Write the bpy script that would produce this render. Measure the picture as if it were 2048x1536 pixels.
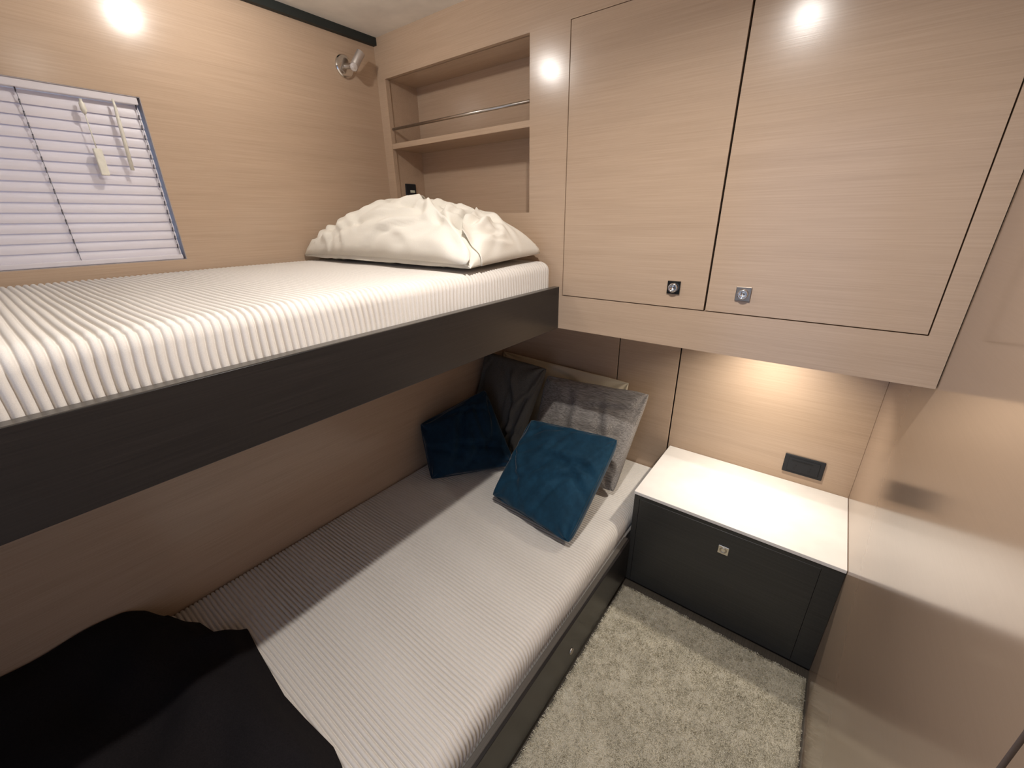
import bpy, bmesh, math, random
import numpy as np
from mathutils import Vector, Matrix
random.seed(7); rng = np.random.default_rng(7)
for o in list(bpy.data.objects): bpy.data.objects.remove(o, do_unlink=True)
scene = bpy.context.scene; COL = scene.collection

# ------------------------------------------------------------------ camera, world, exposure
cam = bpy.data.cameras.new('camera'); cam.sensor_width = 36.0; cam.lens = 36.0*825.09/2048; cam.clip_start = 0.02
camo = bpy.data.objects.new('camera', cam); COL.objects.link(camo)
RX = Vector((0.79688114, 0.60401035, -0.01232653)); DN = Vector((0.21631568, -0.30432095, -0.92768329)); FW = Vector((-0.56408154, 0.73658689, -0.37316453))
m = Matrix.Identity(4)
for i in range(3): m[i][0] = RX[i]; m[i][1] = -DN[i]; m[i][2] = -FW[i]
m.translation = Vector((1.4904, -1.1571, 1.42)); camo.matrix_world = m
scene.camera = camo
world = bpy.data.worlds.new('dusk'); scene.world = world; world.use_nodes = True
bg = world.node_tree.nodes['Background']; bg.inputs[0].default_value = (0.58, 0.69, 0.95, 1); bg.inputs[1].default_value = 1.45
vs = scene.view_settings; vs.view_transform = 'Standard'; vs.look = 'None'; vs.gamma = 1.0; vs.exposure = 0.0; vs.use_curve_mapping = False
SPOT_OVER_BUNK, SPOT_AISLE, SPOT_REAR, UNDER_CAB = 4.7, 10.2, 0.6, 3.1        # lamp powers, watts
WARM = (1.0, 0.96, 0.92); AMBER = (1.0, 0.93, 0.82)

# ------------------------------------------------------------------ dimensions (metres)
W = 1.7114; ZC = 2.018; D = 0.582; YR = -1.95              # room width, ceiling, headboard wall, rear wall
ZB, ZS, ZT = 1.0798, 1.1872, 1.893                         # cabinet underside, door bottom, door top
XA, XB, XC = 0.8105, 1.2403, 1.6713                        # door edges
NX0, NX1, NZ0, NZ1, ND = 0.045, 0.682, 1.4356, 1.892, 0.150  # niche
XR, ZR = 0.80, 1.2145                                      # upper bunk front board
UZ, LZ = 1.293, 0.310                                      # mattress tops
NSX, NSY, NSZ = 1.063, 0.16, 0.449                         # nightstand
WY, WZ0, WZ1, WYL = -0.738, 1.3217, 1.7144, -1.70          # window opening
XL = 0.095                                                 # lower hull lining

# ------------------------------------------------------------------ helpers
def link(o): COL.objects.link(o); return o
def root(name, loc, label, cat, group=None):
    o = link(bpy.data.objects.new(name, None)); o.location = loc; o.empty_display_size = 0.05
    o['label'] = label; o['category'] = cat
    if group: o['group'] = group
    return o
def worigin(p):
    v = Vector((0, 0, 0))
    while p is not None: v += p.location; p = p.parent
    return v
def mesh_obj(name, verts, faces, mat, parent=None, smooth=False):
    off = worigin(parent); V = np.asarray(verts, float) - np.array(off)
    me = bpy.data.meshes.new(name); me.from_pydata(V.tolist(), [], [list(map(int, f)) for f in faces]); me.update()
    if smooth: me.shade_smooth()
    me.materials.append(mat); o = link(bpy.data.objects.new(name, me))
    if parent is not None: o.parent = parent
    return o
def tag(o, label, cat, group=None):
    o['label'] = label; o['category'] = cat
    if group: o['group'] = group
    return o
def struct(o): o['kind'] = 'structure'; return o
class MB:
    def __init__(s): s.bm = bmesh.new()
    def box(s, x0, x1, y0, y1, z0, z1, bev=0.0, seg=2):
        r = bmesh.ops.create_cube(s.bm, size=1.0)
        for v in r['verts']: v.co = Vector(((x0+x1)/2+v.co.x*(x1-x0), (y0+y1)/2+v.co.y*(y1-y0), (z0+z1)/2+v.co.z*(z1-z0)))
        if bev:
            es = {e for v in r['verts'] for e in v.link_edges}
            bmesh.ops.bevel(s.bm, geom=list(es), offset=bev, segments=seg, profile=0.5, affect='EDGES')
        return s
    def tube(s, pts, rad, n=12, cap=True):
        pts = [Vector(p) for p in pts]; rings = []
        rads = rad if isinstance(rad, (list, tuple)) else [rad]*len(pts)
        up = None
        for i, p in enumerate(pts):
            t = (pts[min(i+1, len(pts)-1)] - pts[max(i-1, 0)]).normalized()
            if up is None:
                up = Vector((0, 0, 1)) if abs(t.z) < 0.9 else Vector((1, 0, 0))
            a = t.cross(up).normalized(); b = a.cross(t).normalized(); up = b
            rings.append([s.bm.verts.new(p + (a*math.cos(k*2*math.pi/n) + b*math.sin(k*2*math.pi/n))*rads[i]) for k in range(n)])
        for r0, r1 in zip(rings, rings[1:]):
            for k in range(n): s.bm.faces.new((r0[k], r0[(k+1) % n], r1[(k+1) % n], r1[k]))
        if cap: s.bm.faces.new(rings[0][::-1]); s.bm.faces.new(rings[-1])
        return s
    def lathe(s, c, axis, prof, n=32):      # prof = [(radius, distance along axis)]
        ax = Vector(axis).normalized(); u = ax.cross(Vector((0, 0, 1)) if abs(ax.z) < 0.9 else Vector((1, 0, 0))).normalized(); w = ax.cross(u)
        rings = []
        for r, h in prof:
            if r < 1e-6: rings.append([s.bm.verts.new(Vector(c)+ax*h)])
            else: rings.append([s.bm.verts.new(Vector(c)+ax*h+(u*math.cos(k*2*math.pi/n)+w*math.sin(k*2*math.pi/n))*r) for k in range(n)])
        for r0, r1 in zip(rings, rings[1:]):
            for k in range(n):
                q = [r0[k % len(r0)], r0[(k+1) % len(r0)], r1[(k+1) % len(r1)], r1[k % len(r1)]]
                q = list(dict.fromkeys(q))
                if len(q) > 2: s.bm.faces.new(q)
        return s
    def build(s, name, mat, parent=None, smooth=False, angle=None):
        off = worigin(parent)
        bmesh.ops.recalc_face_normals(s.bm, faces=s.bm.faces[:])
        for v in s.bm.verts: v.co -= off
        me = bpy.data.meshes.new(name); s.bm.to_mesh(me); s.bm.free()
        if smooth: me.shade_smooth()
        me.materials.append(mat)
        if angle is not None:
            me.shade_smooth(); me.set_sharp_from_angle(angle=math.radians(angle))
        o = link(bpy.data.objects.new(name, me))
        if parent is not None: o.parent = parent
        return o
def lerp(a, b, t): return a+(b-a)*t
def sm(a, b, x):
    t = np.clip((x-a)/(b-a), 0, 1); return t*t*(3-2*t)

# ------------------------------------------------------------------ materials
def newmat(name):
    mt = bpy.data.materials.new(name); mt.use_nodes = True
    nt = mt.node_tree; return mt, nt, nt.nodes['Principled BSDF']
def srgb(r, g, b):
    f = lambda c: (c/255/12.92 if c/255 <= 0.04045 else ((c/255+0.055)/1.055)**2.4)
    return (f(r), f(g), f(b), 1)
def noise(nt, scale3, scale=1.0, detail=4, rough=0.6, coords='Object'):
    tc = nt.nodes.new('ShaderNodeTexCoord'); mp = nt.nodes.new('ShaderNodeMapping'); mp.inputs['Scale'].default_value = scale3
    nz = nt.nodes.new('ShaderNodeTexNoise'); nz.inputs['Scale'].default_value = scale; nz.inputs['Detail'].default_value = detail; nz.inputs['Roughness'].default_value = rough
    nt.links.new(tc.outputs[coords], mp.inputs[0]); nt.links.new(mp.outputs[0], nz.inputs['Vector']); return nz
def ramp(nt, src, stops):
    r = nt.nodes.new('ShaderNodeValToRGB'); e = r.color_ramp.elements
    while len(e) < len(stops): e.new(0.5)
    for el, (p, c) in zip(e, stops): el.position = p; el.color = c
    nt.links.new(src, r.inputs[0]); return r
def mixc(nt, a, b, fac, mode='MIX'):
    mx = nt.nodes.new('ShaderNodeMix'); mx.data_type = 'RGBA'; mx.blend_type = mode
    if isinstance(fac, float): mx.inputs[0].default_value = fac
    else: nt.links.new(fac, mx.inputs[0])
    for s, v in ((6, a), (7, b)):
        if isinstance(v, tuple): mx.inputs[s].default_value = v
        else: nt.links.new(v, mx.inputs[s])
    return mx.outputs[2]
def bump(nt, bs, h, strength, dist):
    b = nt.nodes.new('ShaderNodeBump'); b.inputs['Strength'].default_value = strength; b.inputs['Distance'].default_value = dist
    nt.links.new(h, b.inputs['Height']); nt.links.new(b.outputs[0], bs.inputs['Normal'])
def veneer(name, c_dark, c_mid, c_light, axis='x', rough=0.22, spec=0.5, bst=0.03, band=1.0):
    mt, nt, bs = newmat(name)
    along, acr = 2.2, 1.0
    def sc(a, c): return {'x': (a, c, c), 'y': (c, a, c), 'z': (c, c, a)}[axis]
    fine = noise(nt, sc(5, 380), 1.0, 3, 0.55); broad = noise(nt, sc(1.6, 30), 1.0, 5, 0.65)
    r1 = ramp(nt, fine.outputs[0], [(0.30, c_dark), (0.5, c_mid), (0.72, c_light)])
    r2 = ramp(nt, broad.outputs[0], [(0.30, (1-.05*band, 1-.055*band, 1-.06*band, 1)), (0.48, (1.0, 1.0, 1.0, 1)), (0.7, (1+.03*band, 1+.03*band, 1+.03*band, 1))])
    col = mixc(nt, r1.outputs[0], r2.outputs[0], 1.0, 'MULTIPLY')
    nt.links.new(col, bs.inputs['Base Color'])
    bs.inputs['Roughness'].default_value = rough; bs.inputs['Specular IOR Level'].default_value = spec
    bump(nt, bs, fine.outputs[0], bst, 0.001)
    return mt
OAK = [srgb(182, 157, 133), srgb(187, 162, 138), srgb(192, 167, 143)]
M_oakx = veneer('taupe_oak_veneer', *OAK, axis='x', rough=0.21)
M_oaky = veneer('taupe_oak_veneer_long', *OAK, axis='y', rough=0.21)
M_lam = veneer('taupe_gloss_laminate', srgb(162, 140, 121), srgb(163, 141, 122), srgb(164, 142, 123), axis='y', rough=0.14, spec=1.0, bst=0.0, band=0.15)
M_dark = veneer('espresso_veneer', srgb(29, 27, 27), srgb(35, 32, 31), srgb(41, 37, 36), axis='y', rough=0.30)
M_char = veneer('charcoal_veneer', srgb(38, 38, 37), srgb(44, 44, 43), srgb(52, 51, 49), axis='x', rough=0.38)
M_edge = veneer('grey_ledge_lit_edge', srgb(76, 71, 66), srgb(84, 79, 73), srgb(92, 86, 80), axis='y', rough=0.35)  # ledge tone; on the bunk board edge it is painted light
def plain(name, col, rough=0.5, metal=0.0, spec=0.5, nz=None, emit=None):
    mt, nt, bs = newmat(name); bs.inputs['Base Color'].default_value = col; bs.inputs['Roughness'].default_value = rough
    bs.inputs['Metallic'].default_value = metal; bs.inputs['Specular IOR Level'].default_value = spec
    n = noise(nt, (1, 1, 1), nz or 60.0, 3)
    c2 = tuple(min(1, c*1.08) for c in col[:3])+(1,); c1 = tuple(c*0.92 for c in col[:3])+(1,)
    nt.links.new(ramp(nt, n.outputs[0], [(0.3, c1), (0.7, c2)]).outputs[0], bs.inputs['Base Color'])
    if emit: bs.inputs['Emission Color'].default_value = emit[0]; bs.inputs['Emission Strength'].default_value = emit[1]
    return mt
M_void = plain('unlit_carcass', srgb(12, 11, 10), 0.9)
M_ceil = plain('headliner', srgb(240, 236, 228), 0.75, nz=8)
M_gap = plain('dark_green_shade_gap', srgb(30, 36, 34), 0.6)
M_chrome = plain('chrome', srgb(215, 212, 208), 0.12, 1.0)
M_gun = plain('gunmetal', srgb(96, 92, 86), 0.22, 1.0)
M_bronze = plain('brushed_bronze', srgb(150, 138, 126), 0.35, 1.0)
M_satin = plain('satin_nickel', srgb(185, 178, 170), 0.30, 1.0)
M_black = plain('black_plastic', srgb(34, 36, 40), 0.5, spec=0.3)
M_lampgrey = plain('satin_grey_metal', srgb(200, 192, 186), 0.42, 0.7)
M_slot = plain('slot_black', srgb(8, 8, 9), 0.6)
M_labelw = plain('white_print', srgb(215, 220, 200), 0.5)
M_top = plain('white_solid_surface', srgb(230, 225, 219), 0.30, nz=6)
M_floor = veneer('dark_cabin_sole', srgb(60, 54, 48), srgb(72, 66, 58), srgb(84, 76, 68), axis='y', rough=0.35)
M_cord = plain('blind_cord', srgb(150, 148, 156), 0.6)
M_dash = plain('dark_string_and_gap', srgb(58, 54, 62), 0.8)
M_wand = plain('ivory_plastic', srgb(232, 228, 214), 0.35)
M_reveal = plain('pale_grey_reveal', srgb(176, 168, 168), 0.4)
M_frame = plain('window_frame', srgb(120, 118, 124), 0.4)
M_lens = plain('lamp_lens', (1, 0.95, 0.88, 1), 0.4, emit=((1, 0.95, 0.88, 1), 1000.0))
M_lensdim = plain('lamp_lens_dim', (1, 0.95, 0.88, 1), 0.4, emit=((1, 0.95, 0.88, 1), 60.0))
def fabric(name, c1, c2, scale, rough=0.9, bstr=0.25, bdist=0.001, sheen=0.0, stretch=(1, 1, 1), coords='Object', broad=None):
    mt, nt, bs = newmat(name)
    n = noise(nt, stretch, scale, 5, 0.65, coords)
    r = ramp(nt, n.outputs[0], [(0.32, c1), (0.68, c2)]); col = r.outputs[0]
    if broad:
        b = noise(nt, (1, 1, 1), broad, 3); col = mixc(nt, col, ramp(nt, b.outputs[0], [(0.35, (0.84, 0.84, 0.84, 1)), (0.65, (1.08, 1.08, 1.08, 1))]).outputs[0], 1.0, 'MULTIPLY')
    nt.links.new(col, bs.inputs['Base Color']); bs.inputs['Roughness'].default_value = rough; bs.inputs['Specular IOR Level'].default_value = 0.2
    bs.inputs['Sheen Weight'].default_value = sheen; bs.inputs['Sheen Roughness'].default_value = 0.35
    bump(nt, bs, n.outputs[0], bstr, bdist); return mt
M_sheet = fabric('ribbed_cotton', srgb(216, 209, 200), srgb(229, 222, 214), 900, bstr=0.15)
M_case = fabric('white_pillowcase', srgb(226, 219, 206), srgb(233, 227, 215), 700, bstr=0.1)
M_cream = fabric('cream_pillowcase', srgb(205, 194, 170), srgb(218, 208, 186), 700, bstr=0.1)
M_linen = fabric('grey_linen', srgb(98, 92, 88), srgb(172, 166, 160), 1.0, bstr=0.5, stretch=(22, 330, 330))
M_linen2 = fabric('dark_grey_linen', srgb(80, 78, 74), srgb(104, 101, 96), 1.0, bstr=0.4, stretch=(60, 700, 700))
M_velvet = fabric('teal_velvet', srgb(20, 54, 74), srgb(27, 66, 88), 40, rough=0.8, bstr=0.2, bdist=0.002, sheen=0.35, broad=9)
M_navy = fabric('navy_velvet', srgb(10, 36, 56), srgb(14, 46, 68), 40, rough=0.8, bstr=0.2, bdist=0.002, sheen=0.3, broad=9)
M_jacket = fabric('black_knit', srgb(24, 21, 22), srgb(34, 30, 31), 300, rough=0.95, bstr=0.4)
M_rug = fabric('beige_carpet', srgb(186, 178, 160), srgb(206, 198, 180), 260, rough=1.0, bstr=0.8, bdist=0.004, broad=11)
M_pile = fabric('beige_carpet_pile', srgb(224, 217, 199), srgb(238, 232, 214), 140, rough=1.0, bstr=0.0)
mt, nt, bs = newmat('blind_slat'); M_slat = mt
n = noise(nt, (30, 3, 30), 1.0, 3)
nt.links.new(ramp(nt, n.outputs[0], [(0.3, srgb(240, 233, 236)), (0.7, srgb(246, 240, 242))]).outputs[0], bs.inputs['Base Color'])
bs.inputs['Roughness'].default_value = 0.4
tr = nt.nodes.new('ShaderNodeBsdfTranslucent'); tr.inputs[0].default_value = srgb(225, 222, 235); mx = nt.nodes.new('ShaderNodeMixShader'); mx.inputs[0].default_value = 0.22
nt.links.new(bs.outputs[0], mx.inputs[1]); nt.links.new(tr.outputs[0], mx.inputs[2]); nt.links.new(mx.outputs[0], nt.nodes['Material Output'].inputs[0])
mt, nt, bs = newmat('window_glass'); M_glass = mt
gl = noise(nt, (1, 1, 1), 3.0); bs.inputs['Base Color'].default_value = (0.8, 0.88, 0.95, 1); bs.inputs['Transmission Weight'].default_value = 1.0; bs.inputs['Roughness'].default_value = 0.02; bs.inputs['IOR'].default_value = 1.1

# ------------------------------------------------------------------ room shell
struct(MB().box(-0.1, W+0.06, YR-0.06, D+0.06, -0.06, 0.0).build('floor', M_floor))
struct(MB().box(0.018, W+0.06, YR-0.06, D+0.06, ZC, ZC+0.05).build('ceiling', M_ceil))
struct(MB().box(0.0, 0.018, YR, 0.0, 1.995, ZC+0.05).build('shade_gap_1', M_gap))  # solid strip, the shade of the gap under the headliner put into its colour
b = MB()
b.box(-0.08, 0.0, YR, D, 1.0, WZ0); b.box(-0.08, 0.0, YR, D, WZ1, ZC+0.05); b.box(-0.08, 0.0, WY, D, WZ0, WZ1); b.box(-0.08, 0.0, YR, WYL, WZ0, WZ1)
struct(b.build('wall_left', M_oaky))
struct(MB().box(-0.08, XL, YR, D, 0.0, 1.0).build('wall_left_lower', M_oaky))
# headboard wall: backing with three veneer panels and open joints
hw = struct(MB().box(0.0, W, D+0.012, D+0.06, 0.0, ZC).build('wall_headboard', M_void))
for x0, x1, y0 in ((XL, 0.7785, D), (0.7835, 1.0485, D), (1.0545, W, D-0.001)):
    MB().box(x0, x1, y0, D+0.012, 0.0, ZB, 0.0008, 1).build('panel', M_oakx, hw)
# right wall with flush door
YD = -0.712
b = MB(); b.box(W, W+0.05, YD+0.004, D, 0.0, ZC+0.05); b.box(W, W+0.05, YR, YD-0.72, 0.0, ZC+0.05); b.box(W, W+0.05, YD-0.72, YD+0.004, 1.93, ZC+0.05)
struct(b.build('wall_right', M_lam))
dr = struct(MB().box(W, W+0.04, YD-0.716, YD-0.004, 0.006, 1.926, 0.001, 1).build('door_1', M_lam))
MB().lathe((W, YD-0.65, 1.0), (-1, 0, 0), [(0, 0.03), (0.02, 0.03), (0.022, 0.027), (0.012, 0.02), (0.012, 0.0)], 24).build('door_handle', M_chrome, dr, smooth=True)
struct(MB().box(W+0.042, W+0.06, YD-0.74, YD+0.03, 0.0, 1.95).build('trim_2', M_void))
b = MB(); b.box(-0.08, 0.96, YR-0.06, YR, 0.0, ZC+0.05); b.box(1.66, W+0.06, YR-0.06, YR, 0.0, ZC+0.05); b.box(0.96, 1.66, YR-0.06, YR, 1.88, ZC+0.05)   # unseen doorway, added behind the camera to let in cool daylight
struct(b.build('wall_rear', M_dark))

# window: frame, pane, then the blind in front of it
wn = struct(MB().box(-0.080, -0.066, WYL, WY, WZ0, WZ0+0.022).box(-0.080, -0.066, WYL, WY, WZ1-0.022, WZ1).box(-0.080, -0.066, WYL, WYL+0.022, WZ0, WZ1).box(-0.080, -0.066, WY-0.022, WY, WZ0, WZ1).build('window_1', M_frame))
b = MB(); q_ = 0.0015
b.box(-0.066, -0.0005, WY-q_, WY-0.0001, WZ0, WZ1); b.box(-0.066, -0.0005, WYL+0.0001, WYL+q_, WZ0, WZ1); b.box(-0.066, -0.0005, WYL, WY, WZ1-q_, WZ1-0.0001); b.box(-0.066, -0.0005, WYL, WY, WZ0+0.0001, WZ0+q_)
b.build('reveal', M_reveal, wn)
MB().box(-0.076, -0.072, WYL+0.02, WY-0.02, WZ0+0.02, WZ1-0.02).build('pane', M_glass, wn)

# ------------------------------------------------------------------ overhead cabinet with open niche
cab = root('overhead_cabinet', (0, 0, ZB), 'taupe wood overhead cabinet with two doors and an open shelf niche', 'cabinet')
T = 0.018; XE = W-0.0016
b = MB()
b.box(0.0, XE, 0, T, NZ1, ZC); b.box(0.0, NX0, 0, T, ZB, NZ1); b.box(NX0, NX1, 0, T, ZB, NZ0); b.box(NX1, XA, 0, T, ZB, NZ1)
b.box(XA, XE, 0, T, ZB, ZS); b.box(XC, XE, 0, T, ZS, NZ1)
b.build('face_frame', M_oakx, cab)
MB().box(0.0, XE, T, D, ZB, ZB+0.018).build('bottom_panel', M_oakx, cab)
MB().box(0.715, W-0.004, T+0.012, D-0.01, ZB+0.02, ZC-0.005).build('carcass', M_void, cab)
g = 0.0023
def knob_plate(x, z, y, size, parent, plate, button, pop):
    h = size/2
    p = MB().box(x-h, x+h, y-0.004, y, z-h, z+h, 0.0008, 2).build('knob_plate', plate, parent)
    r = size*0.36
    MB().lathe((x, y-0.003, z), (0, -1, 0), [(r*1.02, 0), (r, pop*0.6), (r*0.97, pop), (r*0.80, pop+0.0015), (r*0.62, pop), (r*0.45, pop*0.55), (0, pop*0.35)], 32).build('push_button', button, p, smooth=True)
for x0, x1, kx, kz, pl in ((XA, XB, 1.156, 1.242, M_gun), (XB, XC, 1.324, 1.240, M_bronze)):
    d_ = MB().box(x0+g, x1-g, 0, T, ZS+g, ZT-g, 0.0006, 1).build('door', M_oakx, cab)
    knob_plate(kx, kz, 0.0, 0.034, d_, pl, M_chrome, 0.010)
b = MB(); e = 0.008
b.box(NX0-e-0.004, NX0-0.004, T-0.002, ND, NZ0-e, NZ1+e); b.box(NX1, NX1+e, T-0.002, ND, NZ0-e, NZ1+e); b.box(NX0-e, NX1+e, T-0.002, ND, NZ1, NZ1+e); b.box(NX0-e, NX1+e, T-0.002, ND, NZ0-e, NZ0)
b.build('niche_lining', M_oakx, cab)
MB().box(NX0-e, NX1+e, ND, ND+0.008, NZ0-e, NZ1+e).build('niche_back', M_oakx, cab)
MB().box(NX0-0.003, NX1, 0.002, ND, 1.669, 1.687, 0.001, 1).build('shelf', M_oakx, cab)
MB().tube([(NX0-0.003, 0.012, 1.736), (NX1, 0.012, 1.736)], 0.0045, 14).build('shelf_rail', M_satin, cab, smooth=True)

# ------------------------------------------------------------------ beds
ub = root('upper_bunk', (0.4, -0.95, ZB), 'upper bunk platform with dark espresso front board', 'bunk')
MB().box(XR-0.020, XR, YR+0.02, -0.0005, ZB, ZR-0.0016, 0.0008, 1).build('front_board', M_dark, ub)
MB().box(XR-0.020, XR, YR+0.02, -0.0005, ZR-0.0016, ZR).build('lit_edge_strip', M_edge, ub)  # top face coloured lighter, standing for the light that falls on it
MB().box(0.001, XR-0.021, YR+0.02, -0.001, ZB+0.002, ZB+0.02).build('base_board', M_dark, ub)

def mattress(name, x0, x1, y0, y1, z0, z1, r, rend, mat, label, pitch=0.012, amp=0.0046, wall_r=0.02, skirt=0.0):
    fr = np.array([0, .05, .10, .16, .24, .37, .5, .63, .76, .84, .90, .95]); nr = int((y1-y0)/pitch)
    ys = np.concatenate([(y1-nr*pitch)+(np.arange(nr)[:, None]+fr[None, :]).ravel()*pitch, [y1]]); ny = len(ys); y0 = ys[0]
    prof = []     # (x, z, nx, nz, w)  from wall-side bottom over the top to the front bottom
    prof.append((x0, z0, -1, 0)); prof.append((x0, z1-wall_r, -1, 0))
    for k in range(1, 5):
        a = math.pi-k*math.pi/2/4; prof.append((x0+wall_r+wall_r*math.cos(a), z1-wall_r+wall_r*math.sin(a), math.cos(a), math.sin(a)))
    for k in range(1, 24): prof.append((lerp(x0+wall_r, x1-r, k/24), z1, 0, 1))
    for k in range(0, 11):
        a = math.pi/2-k*math.pi/2/10; prof.append((x1-r+r*math.cos(a), z1-r+r*math.sin(a), math.cos(a), math.sin(a)))
    for k in range(1, 9): prof.append((x1, lerp(z1-r, z0, k/8), 1, 0))
    P = np.array(prof); n = len(P)
    V = np.zeros((ny, n, 3))
    wob = 0.0006*np.sin(P[:, 0][None, :]*23+ys[:, None]*3.1)+0.0006*np.sin(ys[:, None]*9.7+P[:, 1][None, :]*40)
    fq = ((ys-y0)/pitch) % 1.0; dq = np.minimum(fq, 1-fq)*pitch
    depth = 1+0.18*np.sin(ys[:, None]*31+P[:, 0][None, :]*5)
    rib = -amp*depth*np.exp(-(dq/0.0022)**2)[:, None]-0.0006*(1-np.sin(np.pi*fq))[:, None]
    yw = 0.0035*np.sin(P[:, 0][None, :]*6+1.3)*np.sin(ys[:, None]*3)+0.0025*np.sin(P[:, 1][None, :]*45)*np.sin(ys[:, None]*11)*(P[:, 2][None, :] > .5)
    yw = yw*sm(0, 0.12, np.minimum(y1-ys, ys-y0))[:, None]
    side = 0.0035*np.exp(-((P[:, 1][None, :]-(z0+0.028))/0.012)**2)*(P[:, 2][None, :] > .9)*(-1)   # crease of the sheet low on the side
    s = np.minimum(y1-ys, ys-y0)
    ins = np.where(s < rend, rend-np.sqrt(np.maximum(rend**2-(rend-s)**2, 0)), 0)[:, None]
    k = np.maximum(0, rib+wob+side)*0+rib+wob+side
    V[:, :, 0] = P[:, 0][None, :]+P[:, 2][None, :]*(k-ins*(P[:, 2][None, :] > 0))
    V[:, :, 2] = P[:, 1][None, :]+P[:, 3][None, :]*(k-ins)
    V[:, :, 1] = ys[:, None]+yw
    V[:, 0, 2] = z0; V[:, -1, 2] = z0
    idx = np.arange(ny*n).reshape(ny, n); F = np.stack([idx[:-1, :-1], idx[:-1, 1:], idx[1:, 1:], idx[1:, :-1]], -1).reshape(-1, 4).tolist()
    F.append(list(idx[0])); F.append(list(idx[-1][::-1])); F.append(list(idx[:, 0])+list(idx[::-1, -1]))
    o = mesh_obj(name, V.reshape(-1, 3), F, mat, None, True)
    tag(o, label, 'mattress', 'ribbed mattresses'); return o
mattress('mattress', 0.003, 0.778, YR+0.03, -0.004, ZB+0.022, UZ, 0.030, 0.035, M_sheet, 'cream ribbed mattress on the upper bunk under the window')
mattress('mattress', XL+0.003, 1.042, -1.90, D-0.004, 0.190, LZ, 0.048, 0.014, M_sheet, 'cream ribbed mattress on the lower bed beneath the bunk')

lb = root('lower_bed_base', (0.6, -0.7, 0.0), 'dark brown lower bed base with drawer front along the rug', 'bed base')
MB().box(XL+0.001, 1.056, -1.92, D-0.002, 0.03, 0.188).build('box_base', M_dark, lb)
MB().box(1.045, 1.0615, -1.92, 0.156, 0.189, 0.221, 0.001, 1).build('top_rail', M_edge, lb)
MB().box(1.036, 1.060, -1.92, 0.156, 0.0005, 0.025).build('plinth', M_dark, lb)
for y0, y1, ky in ((-0.82, 0.155, -0.307), (-1.90, -0.824, -1.36)):
    dd = MB().box(1.058, 1.070, y0, y1, 0.027, 0.2185, 0.001, 1).build('drawer_front', M_dark, lb)
    MB().lathe((1.070, ky, 0.096), (1, 0, 0), [(0.011, 0), (0.011, 0.002), (0.009, 0.004), (0.006, 0.003), (0, 0.002)], 20).build('drawer_knob', M_satin, dd, smooth=True)

# ------------------------------------------------------------------ nightstand
ns = root('nightstand', (1.39, 0.37, 0), 'charcoal nightstand with white top fitted beside the lower bed', 'nightstand')
MB().box(NSX, W-0.001, NSY, D-0.002, NSZ-0.013, NSZ, 0.0015, 2).build('top', M_top, ns)
MB().box(NSX+0.002, W-0.001, NSY+0.022, D-0.002, 0.002, NSZ-0.013).build('body', M_char, ns)
b = MB(); y0, y1 = NSY+0.004, NSY+0.022
b.box(NSX+0.002, NSX+0.022, y0, y1, 0.012, NSZ-0.013); b.box(1.655, W-0.001, y0, y1, 0.012, NSZ-0.013); b.box(NSX+0.022, 1.655, y0, y1, NSZ-0.03, NSZ-0.013)
b.build('face_frame', M_char, ns)
nd = MB().box(NSX+0.0228, 1.6542, y0, y1-0.001, 0.012, NSZ-0.0308, 0.0008, 1).build('door', M_char, ns)
knob_plate(1.392, 0.344, y0, 0.033, nd, M_chrome, M_satin, 0.0012)
MB().box(NSX+0.002, W-0.001, NSY+0.012, NSY+0.022, 0.0005, 0.012).build('toe_kick', M_void, ns)

# ------------------------------------------------------------------ rug with pile
RUGX0, RUGX1, RUGY0, RUGY1, RZ = 1.074, 1.706, -1.90, 0.128, 0.010
rg = root('rug', (1.39, -0.8, 0), 'beige short pile carpet in the aisle beside the lower bed', 'rug')
nx_, ny_ = 210, 460
gx, gy = np.meshgrid(np.linspace(RUGX0, RUGX1, nx_), np.concatenate([np.linspace(RUGY0, -0.96, 60), np.linspace(-0.955, RUGY1, 400)]))
def vnoise(x, y, cell, seed):
    r_ = np.random.default_rng(seed); g_ = r_.uniform(-1, 1, (256, 256)); fx, fy = x/cell, y/cell; ix, iy = np.floor(fx).astype(int), np.floor(fy).astype(int); tx, ty = fx-ix, fy-iy
    tx = tx*tx*(3-2*tx); ty = ty*ty*(3-2*ty); q = lambda i, j: g_[(ix+i) % 256, (iy+j) % 256]
    return (q(0, 0)*(1-tx)+q(1, 0)*tx)*(1-ty)+(q(0, 1)*(1-tx)+q(1, 1)*tx)*ty
hz = RZ+0.0010*vnoise(gx, gy, 0.009, 1)+0.0007*vnoise(gx, gy, 0.028, 2)+rng.normal(0, 0.0005, gx.shape)
ed = np.minimum.reduce([gx-RUGX0, RUGX1-gx, gy-RUGY0, RUGY1-gy]); hz = hz*sm(-0.004, 0.012, ed)
idx = np.arange(nx_*ny_).reshape(ny_, nx_)
F = np.stack([idx[:-1, :-1], idx[:-1, 1:], idx[1:, 1:], idx[1:, :-1]], -1).reshape(-1, 4).tolist()
rgb_ = mesh_obj('backing', np.stack([gx, gy, hz], -1).reshape(-1, 3), F, M_rug, rg, True)
NP = 220000
px = rng.uniform(RUGX0+0.001, RUGX1-0.001, NP); py = RUGY1-0.001-(RUGY1+0.95)*rng.uniform(0, 1, NP)
flow = 1.2*vnoise(px, py, 0.03, 5)+1.6*vnoise(px, py, 0.012, 6)+0.8*vnoise(px, py, 0.12, 7)
az = -1.9+0.6*flow+rng.normal(0, 0.45, NP); ln = rng.uniform(0.004, 0.0075, NP)*(1+0.12*vnoise(px, py, 0.012, 6)); tl = rng.uniform(0.3, 0.8, NP)
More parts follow.
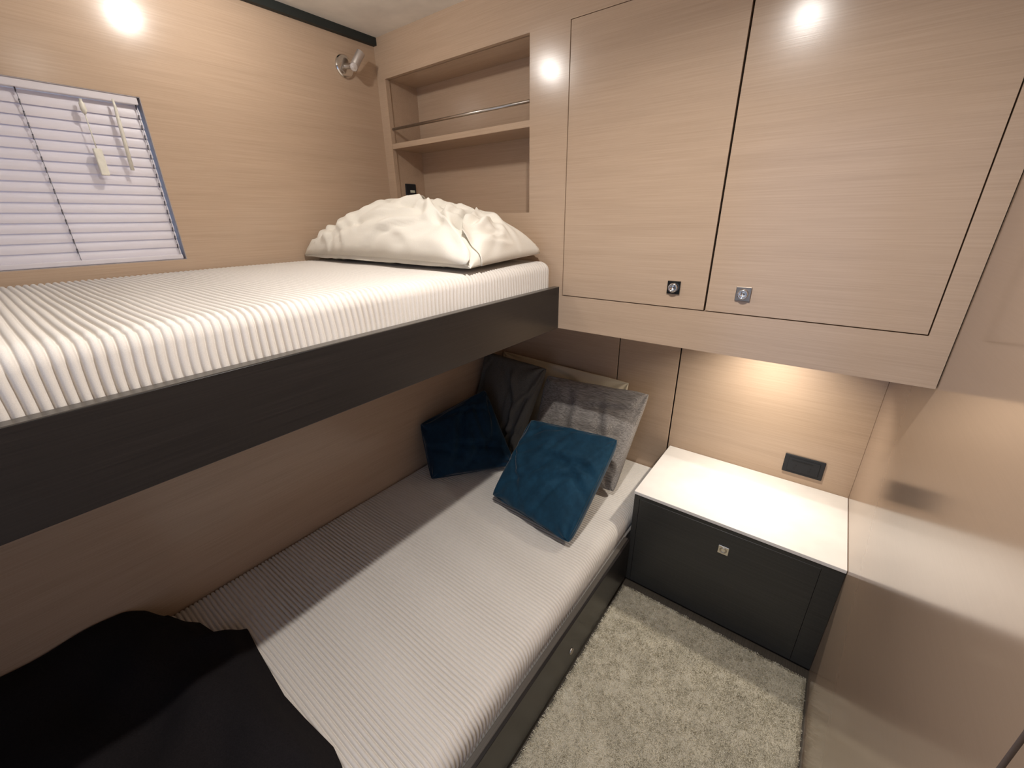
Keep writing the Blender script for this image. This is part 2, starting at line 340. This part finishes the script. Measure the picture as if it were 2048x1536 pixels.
wd = rng.uniform(0.0006, 0.0012, NP); wa = rng.uniform(0, 2*np.pi, NP)
base = np.stack([px, py, np.full(NP, RZ-0.002)], -1); side = np.stack([np.cos(wa)*wd, np.sin(wa)*wd, np.zeros(NP)], -1)
tip = base+np.stack([np.cos(az)*ln*tl, np.sin(az)*ln*tl, ln*0.8], -1)
tip[:, 0] = np.clip(tip[:, 0], RUGX0-0.002, W-0.001)
PV = np.concatenate([base-side, base+side, tip+side*0.6, tip-side*0.6], 1).reshape(-1, 3)-np.array([1.39, -0.8, 0])
me = bpy.data.meshes.new('pile'); me.vertices.add(NP*4); me.vertices.foreach_set('co', PV.ravel())
me.loops.add(NP*4); me.loops.foreach_set('vertex_index', np.arange(NP*4)); me.polygons.add(NP); me.polygons.foreach_set('loop_start', np.arange(NP)*4)
me.update(calc_edges=True); me.materials.append(M_pile); po = link(bpy.data.objects.new('pile', me)); po.parent = rg; po['kind'] = 'stuff'

# ------------------------------------------------------------------ pillows
def pillow(name, BL, BR, TR, TL, thick, mat, label, back=0.5, pinch=0.06, expo=0.5, wr=0.006, seed=0, n=64, piping=None, flat=False, group=None, gather=0.0, wrfreq=9, nfold=4, foldw=0.06, shells=(), round_c=0.02, bexpo=None, face=0.0, creases=()):
    BL, BR, TR, TL = [np.array(p, float) for p in (BL, BR, TR, TL)]
    r = np.random.default_rng(seed)
    c = (BL+BR+TR+TL)/4
    o_root = root(name, tuple(c-np.array([0, 0, 0])), label, 'pillow', group)
    t = np.linspace(-1, 1, n); t = np.sign(t)*(1-(1-np.abs(t))**1.9)
    nrm = np.cross((BR+TR-BL-TL), (TL+TR-BL-BR)); nrm /= np.linalg.norm(nrm)
    cph = [(cx, cy, r.uniform(0, 6), r.uniform(0, 6)) for cx, cy in ((-1, -1), (1, -1), (1, 1), (-1, 1))]
    fph = [(r.uniform(0, math.pi), r.uniform(-0.6, 0.6), r.uniform(0, 6), r.uniform(-.5, .5), r.uniform(.7, 1.3)) for k in range(nfold)]
    def surf(U, Vv, off=0.0):
        cr = round_c*(U**2*Vv**2)**4; Up = U*(1-pinch*(1-Vv**2)-cr); Vp = Vv*(1-pinch*(1-U**2)-cr); a = ((Up+1)/2)[..., None]; b_ = ((Vp+1)/2)[..., None]
        P = BL*(1-a)*(1-b_)+BR*a*(1-b_)+TR*a*b_+TL*(1-a)*b_
        body = np.clip((1-U**2)*(1-Vv**2), 0, 1)**expo
        ua = np.sign(U)*(1-(1-np.abs(U))**0.6); va = np.sign(Vv)*(1-(1-np.abs(Vv))**0.6)      # spread the creases over the steep sides too
        w = np.zeros_like(U)
        for cx, cy, p1, p2 in cph:                         # creases fanning out of the corners
            d_ = np.hypot(ua-cx, va-cy); an = np.arctan2(va-cy, ua-cx)
            w += np.sin(an*wrfreq+p1+2.2*np.sin(d_*3+p2))*np.exp(-(d_/0.75)**2)
        for th, o_, p1, c_, am in fph:                     # soft folds across the face
            l_ = va*math.cos(th)-ua*math.sin(th); q = ua*math.cos(th)+va*math.sin(th)-o_+0.12*np.sin(3*l_+p1)
            w -= am*1.2*(np.exp(-(q/foldw)**2)-0.6*np.exp(-((q-1.6*foldw)/foldw)**2))*np.exp(-((l_-c_)/0.5)**2)
        for (u0, v0), (u1, v1), am in creases:             # single sharp tucks of the cloth, from one point to another
            dx, dy = u1-u0, v1-v0; L2 = math.hypot(dx, dy); tt = ((ua-u0)*dx+(va-v0)*dy)/L2**2; q = ((ua-u0)*dy-(va-v0)*dx)/L2+0.03*np.sin(tt*4+u0*9)
            wd = 0.022+0.03*np.clip(tt, 0, 1); w += am*(np.exp(-(q/wd)**2)-0.9*np.exp(-((q-1.5*wd)/wd)**2))*sm(-0.15, 0.25, tt)*sm(1.2, 0.7, tt)
        edge = np.clip(body, 0, 1)**0.5
        if gather: w = w+gather/wr*np.sin(14*ua+np.sin(9*va))*np.exp(-((1-np.abs(va))/0.25))
        b0 = P+nrm*(thick*body)[..., None]
        du = np.gradient(b0, axis=1); dv = np.gradient(b0, axis=0); nn = np.cross(du, dv); ln_ = np.linalg.norm(nn, axis=-1, keepdims=True)
        nn = np.where(ln_ > 1e-12, nn/np.maximum(ln_, 1e-12), nrm)
        top = b0+nn*(wr*w*edge*(1-face*(1-np.maximum(np.abs(va), 0.8*np.abs(ua))))+off)[..., None]
        bot = P-nrm*(thick*back*(body if bexpo is None else np.clip((1-U**2)*(1-Vv**2), 0, 1)**bexpo)-wr*0.3*w*edge)[..., None]
        return top, bot
    U, Vv = np.meshgrid(t, t); top, bot = surf(U, Vv)
    idx = np.arange(n*n).reshape(n, n); VT = top.reshape(-1, 3); F = np.stack([idx[:-1, :-1], idx[:-1, 1:], idx[1:, 1:], idx[1:, :-1]], -1).reshape(-1, 4).tolist()
    idb = np.full((n, n), -1); inner = np.zeros((n, n), bool); inner[1:-1, 1:-1] = True
    idb[~inner] = idx[~inner]; idb[inner] = n*n+np.arange(inner.sum()); VB = bot[inner]
    F += np.stack([idb[:-1, :-1], idb[1:, :-1], idb[1:, 1:], idb[:-1, 1:]], -1).reshape(-1, 4).tolist()
    ob = mesh_obj('cover', np.concatenate([VT, VB]), F, mat, o_root, True)
    for nm, ufun, vr, off in shells:                       # loose cloth lying over the body: ufun(v, s) gives u
        s_ = np.linspace(0, 1, 70); v_ = np.linspace(vr[0], vr[1], 70); S_, V_ = np.meshgrid(s_, v_); U_ = np.clip(ufun(V_, S_), -1.0, 1.0)
        fl = (S_ if nm == 'pillowcase_front' else 1-S_)**4*sm(0.35, -0.25, V_); ofs = off+0.014*fl+0.003*np.sin(9*U_+7*V_)*(0.3+fl); lay = [surf(U_, V_, ofs)[0], surf(U_, V_, ofs-0.0025)[0]]
        ii = np.arange(4900).reshape(70, 70); q = np.stack([ii[:-1, :-1], ii[:-1, 1:], ii[1:, 1:], ii[1:, :-1]], -1).reshape(-1, 4)
        ring = list(ii[0, :])+list(ii[1:, -1])+list(ii[-1, -2::-1])+list(ii[-2:0:-1, 0])
        FF = q.tolist()+(q[:, ::-1]+4900).tolist()+[[b2, a2, a2+4900, b2+4900] for a2, b2 in zip(ring, ring[1:]+ring[:1])]
        mesh_obj(nm, np.concatenate([l.reshape(-1, 3) for l in lay]), FF, mat, o_root, True)
    if piping is not None:
        rim = np.concatenate([top[0, :-1], top[:-1, -1], top[-1, :0:-1], top[:0:-1, 0]])
        pts = [tuple(p) for p in rim[::2]]; pts.append(pts[0])
        MB().tube(pts, 0.0032, 8, cap=False).build('piping', piping, o_root, smooth=True)
    return o_root
# lower bed
pillow('pillow', (0.115, 0.515, 0.325), (0.80, 0.500, 0.325), (0.855, 0.556, 0.715), (0.12, 0.560, 0.735), 0.050, M_cream, 'cream pillow leaning on the headboard behind the grey cushions', back=0.2, seed=3, wr=0.009, gather=0.004, wrfreq=13, pinch=0.0, expo=0.4, nfold=8, round_c=0.01)
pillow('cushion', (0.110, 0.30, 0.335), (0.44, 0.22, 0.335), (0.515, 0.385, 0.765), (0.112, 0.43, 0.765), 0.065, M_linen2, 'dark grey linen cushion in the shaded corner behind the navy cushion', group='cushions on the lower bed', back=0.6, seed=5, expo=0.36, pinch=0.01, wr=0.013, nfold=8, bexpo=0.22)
pillow('cushion', (0.50, 0.258, 0.340), (0.950, 0.245, 0.340), (0.988, 0.445, 0.733), (0.482, 0.445, 0.705), 0.058, M_linen, 'light grey linen cushion standing behind the teal cushion', group='cushions on the lower bed', back=0.5, seed=8, pinch=0.015, gather=0.003, expo=0.36, wr=0.008, nfold=8, bexpo=0.2)
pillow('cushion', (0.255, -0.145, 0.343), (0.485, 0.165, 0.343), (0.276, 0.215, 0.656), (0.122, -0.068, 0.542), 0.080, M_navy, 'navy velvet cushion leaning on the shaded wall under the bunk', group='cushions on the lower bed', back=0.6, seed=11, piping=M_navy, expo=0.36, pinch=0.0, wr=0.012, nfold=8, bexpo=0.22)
pillow('cushion', (0.555, -0.080, 0.352), (0.948, -0.130, 0.350), (0.978, 0.160, 0.642), (0.582, 0.165, 0.606), 0.048, M_velvet, 'teal velvet cushion with piped edge at the front of the lower bed', group='cushions on the lower bed', back=1.5, seed=14, piping=M_velvet, gather=0.004, pinch=0.0, expo=0.34, wr=0.009, nfold=9, bexpo=0.2, foldw=0.05)
# upper bunk
def case_front(v, q):          # long side of the pillowcase, its mouth running diagonally to the front corner
    return lerp(-1.0, np.interp(v, [-1, -0.9, -0.6, -0.2, 0.1, 0.5, 1], [1.0, 0.97, 0.62, 0.20, 0.06, 0.0, 0.0]), q)
def case_end(v, q):            # the other lip of the mouth hanging over the end
    return lerp(np.interp(v, [-0.75, -0.4, 0.1, 0.6, 1], [0.86, 0.74, 0.66, 0.52, 0.45]), 1.0, q)
CR = [((-.40, -.95), (-.70, -.30), 1.5), ((-.55, -.85), (-.82, -.25), 1.3), ((-.70, -.80), (-.92, -.35), 1.0), ((-.28, -.92), (-.50, -.45), -1.2), ((-.10, -.88), (.18, -.58), 1.2), ((.0, -.70), (.32, -.80), 1.0), ((-.62, -.28), (-.70, .15), 1.2), ((-.45, -.20), (-.52, .2), 1.0), ((-.2, -.75), (-.35, -.3), 0.8),
      ((.24, -.05), (.38, -.50), 1.6), ((.36, .05), (.50, -.55), 1.7), ((.50, .05), (.56, -.50), -1.5), ((.64, .05), (.64, -.45), 1.5), ((.80, .0), (.74, -.60), 1.3), ((.88, .1), (.86, -.5), 1.0), ((.15, .1), (.22, -.30), 1.2)]
wp = pillow('pillow', (0.015, -0.400, 1.307), (0.775, -0.385, 1.306), (0.745, -0.035, 1.316), (0.020, -0.035, 1.332), 0.160, M_case, 'white crumpled pillow at the head of the upper bunk', back=0.03, expo=0.42, wr=0.011, seed=21, n=140, pinch=0.02, gather=0.006, wrfreq=12, nfold=20, foldw=0.05, round_c=0.0, face=0.45, creases=CR, shells=(('pillowcase_front', case_front, (-0.999, 0.999), 0.006), ('pillowcase_end', case_end, (-0.75, 0.999), 0.006)))

# ------------------------------------------------------------------ black garment on the foot of the lower bed
nx_, ny_ = 110, 90
u = np.linspace(0, 1, nx_); v = np.linspace(0, 1, ny_); U, Vv = np.meshgrid(u, v)
xe = np.interp(Vv, [0, 0.08, 0.3, 1], [0.875, 0.89, 0.90, 0.93]); X = lerp(XL+0.008, xe, U)
yf = np.interp(X, [.10, .17, .21, .25, .30, .32, .345, .44, .62, .71, .82, .87, .93], [-1.08, -1.055, -1.03, -1.022, -1.012, -.983, -.953, -.963, -.977, -.972, -.963, -.972, -1.0])
Y = lerp(yf, -1.80, Vv)
dist = np.minimum.reduce([(U*0.8)+0.05, (1-U)*0.8, Vv*0.8])
H = 0.040*sm(0, 0.05, dist)+0.055*sm(0.45, 0.12, X)*sm(0, 0.12, Vv)+0.012*sm(0.0, 0.2, dist)*np.sin(X*22+Y*9+2*np.sin(Y*11))+0.008*sm(0, 0.1, dist)*np.sin(X*11-Y*31)
Z = LZ+0.004+np.maximum(H, 0)
top = np.stack([X, Y, Z], -1).reshape(-1, 3); bot = np.stack([X, Y, np.full_like(X, LZ+0.0025)], -1).reshape(-1, 3)
idx = np.arange(nx_*ny_).reshape(ny_, nx_); q = np.stack([idx[:-1, :-1], idx[1:, :-1], idx[1:, 1:], idx[:-1, 1:]], -1).reshape(-1, 4)
F = q.tolist()+(q[:, ::-1]+nx_*ny_).tolist()
ring = list(idx[0, :])+list(idx[1:, -1])+list(idx[-1, -2::-1])+list(idx[-2:0:-1, 0]); nn = nx_*ny_
F += [[a, b_, b_+nn, a+nn] for a, b_ in zip(ring, ring[1:]+ring[:1])]
tag(mesh_obj('black_clothes', np.concatenate([top, bot]), F, M_jacket, None, True), 'black knit blanket heaped on the foot of the lower bed', 'clothes')

# ------------------------------------------------------------------ window blind
vb = root('venetian_blind', (-0.0165, -1.2, WZ0), 'white venetian blind lowered and closed in the hull window', 'blind')
BX = -0.0165; by0, by1 = WYL+0.006, WY-0.006
MB().box(BX-0.014, BX+0.014, by0, by1, WZ1-0.018, WZ1-0.001, 0.002, 2).build('head_rail', M_slat, vb)
MB().box(BX-0.010, BX+0.012, by0, by1, WZ0+0.002, WZ0+0.014, 0.002, 2).build('bottom_rail', M_slat, vb)
NS_, sw = 16, 0.029; tilt = math.radians(76); zs0, zs1 = WZ0+0.026, WZ1-0.033
sv, sf = [], []
for k in range(7):
    t = k/6-0.5; bow = 0.0022*(1-(2*t)**2)
    cx = t*sw*math.cos(tilt)+bow*math.sin(tilt); cz = -t*sw*math.sin(tilt)+bow*math.cos(tilt)
    for dy in (by0, by1):
        for th in (0, 0.0006): sv.append((cx+th*math.sin(tilt), dy+1.2, cz+th*math.cos(tilt)))
for k in range(6):
    a = k*4; b_ = a+4
    sf += [[a, b_, b_+2, a+2], [a+1, a+3, b_+3, b_+1], [a, a+1, b_+1, b_], [a+2, b_+2, b_+3, a+3]]
sf += [[0, 2, 3, 1], [24, 25, 27, 26]]
sme = bpy.data.meshes.new('slat'); sme.from_pydata(sv, [], sf); sme.shade_smooth(); sme.set_sharp_from_angle(angle=math.radians(40)); sme.materials.append(M_slat)
for k in range(NS_):
    o = link(bpy.data.objects.new('slat', sme)); o.parent = vb; o.location = (0, 0, lerp(zs0, zs1, k/(NS_-1))-WZ0)
rung = bpy.data.meshes.new('ladder_dash'); tmp = MB().box(-0.0016, 0.0016, -0.0011, 0.0011, -0.0055, 0.0055).build('tmp', M_slot); rung = tmp.data; rung.materials[0] = M_dash; bpy.data.objects.remove(tmp)  # dark dashes for the ladder string and the painted shade of gaps between slats
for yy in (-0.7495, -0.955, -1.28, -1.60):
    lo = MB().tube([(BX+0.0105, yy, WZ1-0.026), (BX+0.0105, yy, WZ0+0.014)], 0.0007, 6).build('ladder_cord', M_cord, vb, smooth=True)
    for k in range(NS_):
        o = link(bpy.data.objects.new('ladder_dash', rung)); o.parent = lo; o.location = (0.0085, yy+1.2, lerp(zs0, zs1, k/(NS_-1))-WZ0+0.010); o.rotation_euler = (0, 0.25, 0)
MB().tube([(BX+0.020, -0.795, 1.700), (BX+0.022, -0.795, 1.685), (BX+0.024, -0.797, 1.65), (BX+0.022, -0.800, 1.545)], [0.002, 0.003, 0.0042, 0.0042], 10).build('tilt_wand', M_wand, vb, smooth=True)
lc = MB().tube([(BX+0.020, -0.855, 1.690), (BX+0.024, -0.856, 1.665)], [0.003, 0.003], 10).tube([(BX+0.022, -0.856, 1.665), (BX+0.022, -0.856, 1.585)], 0.0012, 6).build('lift_cord', M_wand, vb, smooth=True)
MB().lathe((BX+0.024, -0.856, 1.674), (0, 0, -1), [(0.002, -0.012), (0.0055, -0.006), (0.006, 0.006), (0.0035, 0.014), (0.0, 0.014)], 14).build('cord_stop', M_wand, lc, smooth=True)
MB().box(BX+0.017, BX+0.029, -0.864, -0.848, 1.530, 1.588, 0.002, 2).build('tassel', M_wand, lc)

# ------------------------------------------------------------------ reading lamp on the hull side
rl = root('reading_lamp', (0.0, -0.133, 1.908), 'small chrome swivel reading lamp on the wall above the bunk', 'lamp')
c0 = Vector((0.0, -0.133, 1.908))
MB().lathe(c0, (1, 0, 0), [(0.0, 0.0), (0.034, 0.0), (0.034, 0.005), (0.031, 0.0085), (0.02, 0.010), (0.0, 0.010)], 36).build('wall_plate', M_chrome, rl, smooth=False, angle=35)
MB().tube([c0+Vector((0.009, 0, 0)), c0+Vector((0.044, 0.008, -0.004))], 0.0085, 18).build('arm', M_satin, rl, angle=40)
hd = (Vector((0.012, 0.040, 0.062))).normalized(); hc = c0+Vector((0.044, 0.002, -0.014))
MB().lathe(hc, hd, [(0.0, 0.0), (0.0125, 0.0), (0.0135, 0.002), (0.0135, 0.062), (0.0115, 0.062), (0.0105, 0.055), (0.0, 0.055)], 28).build('lamp_head', M_lampgrey, rl, angle=40)
MB().lathe(c0+Vector((0.044, 0.008, -0.004)), (0.7, -0.5, -0.4), [(0.0, -0.006), (0.0115, -0.006), (0.0115, 0.016), (0.0, 0.018)], 20).build('swivel_joint', M_lampgrey, rl, angle=40)

# ------------------------------------------------------------------ outlet and niche socket
ot = root('wall_outlet', (1.5565, D-0.001, 0.526), 'black double outlet on the wall above the nightstand', 'outlet')
yo = D-0.001
MB().box(1.4925, 1.6205, yo-0.006, yo, 0.4875, 0.5645, 0.0025, 3).build('cover_plate', M_black, ot)
MB().box(1.507, 1.606, yo-0.0085, yo-0.005, 0.499, 0.5535, 0.0012, 2).build('socket_insert', M_black, ot)
MB().box(1.517, 1.585, yo-0.0095, yo-0.0084, 0.5425, 0.5450).build('slot', M_slot, ot)
for x in (1.533, 1.579):
    MB().lathe((x, yo-0.0084, 0.525), (0, -1, 0), [(0.0028, 0), (0.0028, 0.0008), (0, 0.0008)], 12).build('ground_hole', M_slot, ot)
    for s in (-1, 1): MB().box(x-0.006 if s < 0 else x-0.0015, x-0.0045 if s < 0 else x, yo-0.0092, yo-0.0084, 0.508, 0.516).build('slot', M_slot, ot)
us = root('usb_socket', (0.041, 0.072, 1.51), 'black charging socket with white mark on the niche side', 'socket')
MB().box(0.041, 0.047, 0.046, 0.098, 1.462, 1.553, 0.002, 2).build('cover_plate', M_black, us)
MB().box(0.0468, 0.0475, 0.066, 0.090, 1.521, 1.530).build('mark', M_labelw, us)
MB().box(0.0468, 0.0478, 0.062, 0.084, 1.490, 1.498).build('port', M_slot, us)

# ------------------------------------------------------------------ lamps
def downlight(x, y, power, label, size=0.034, color=WARM, z=ZC, cat='ceiling light', name='ceiling_downlight', group='ceiling downlights', spread=152, lens=None, kind='AREA'):
    r = root(name, (x, y, z), label, cat, group)
    MB().lathe((x, y, z), (0, 0, -1), [(0.026, 0.0), (0.040, 0.0), (0.040, 0.003), (0.034, 0.005), (0.026, 0.004), (0.025, 0.0)], 36).build('trim_ring', M_satin, r, angle=40)
    MB().lathe((x, y, z), (0, 0, -1), [(0.011, 0.0012), (0.0255, 0.001), (0.0255, 0.0)], 32).build('reflector', M_chrome, r)
    MB().lathe((x, y, z), (0, 0, -1), [(0.0, 0.0016), (0.011, 0.0016), (0.011, 0.0), (0.0, 0.0)], 32).build('lens', lens or M_lens, r)
    L = bpy.data.lights.new('lamp', kind); L.energy = power; L.color = color
    if kind == 'AREA': L.shape = 'DISK'; L.size = size; L.spread = math.radians(spread)
    else: L.shadow_soft_size = size/2
    o = link(bpy.data.objects.new('lamp', L)); o.parent = r; o.location = (0, 0, -0.006 if kind == 'AREA' else -0.024)
    return r
downlight(0.357, -0.618, SPOT_OVER_BUNK, 'round ceiling downlight above the upper bunk', lens=M_lensdim, kind='POINT')
downlight(1.250, -0.720, SPOT_AISLE, 'round ceiling downlight above the aisle')
downlight(0.385, -1.620, SPOT_REAR*0.4, 'round ceiling downlight above the bunk foot', lens=M_lensdim)
downlight(1.250, -1.700, SPOT_REAR, 'round ceiling downlight by the rear wall', lens=M_lensdim)
downlight(1.385, 0.390, UNDER_CAB, 'small round light under the cabinet above the nightstand', 0.03, AMBER, ZB, 'light', 'under_cabinet_light', None, 130, M_lensdim)
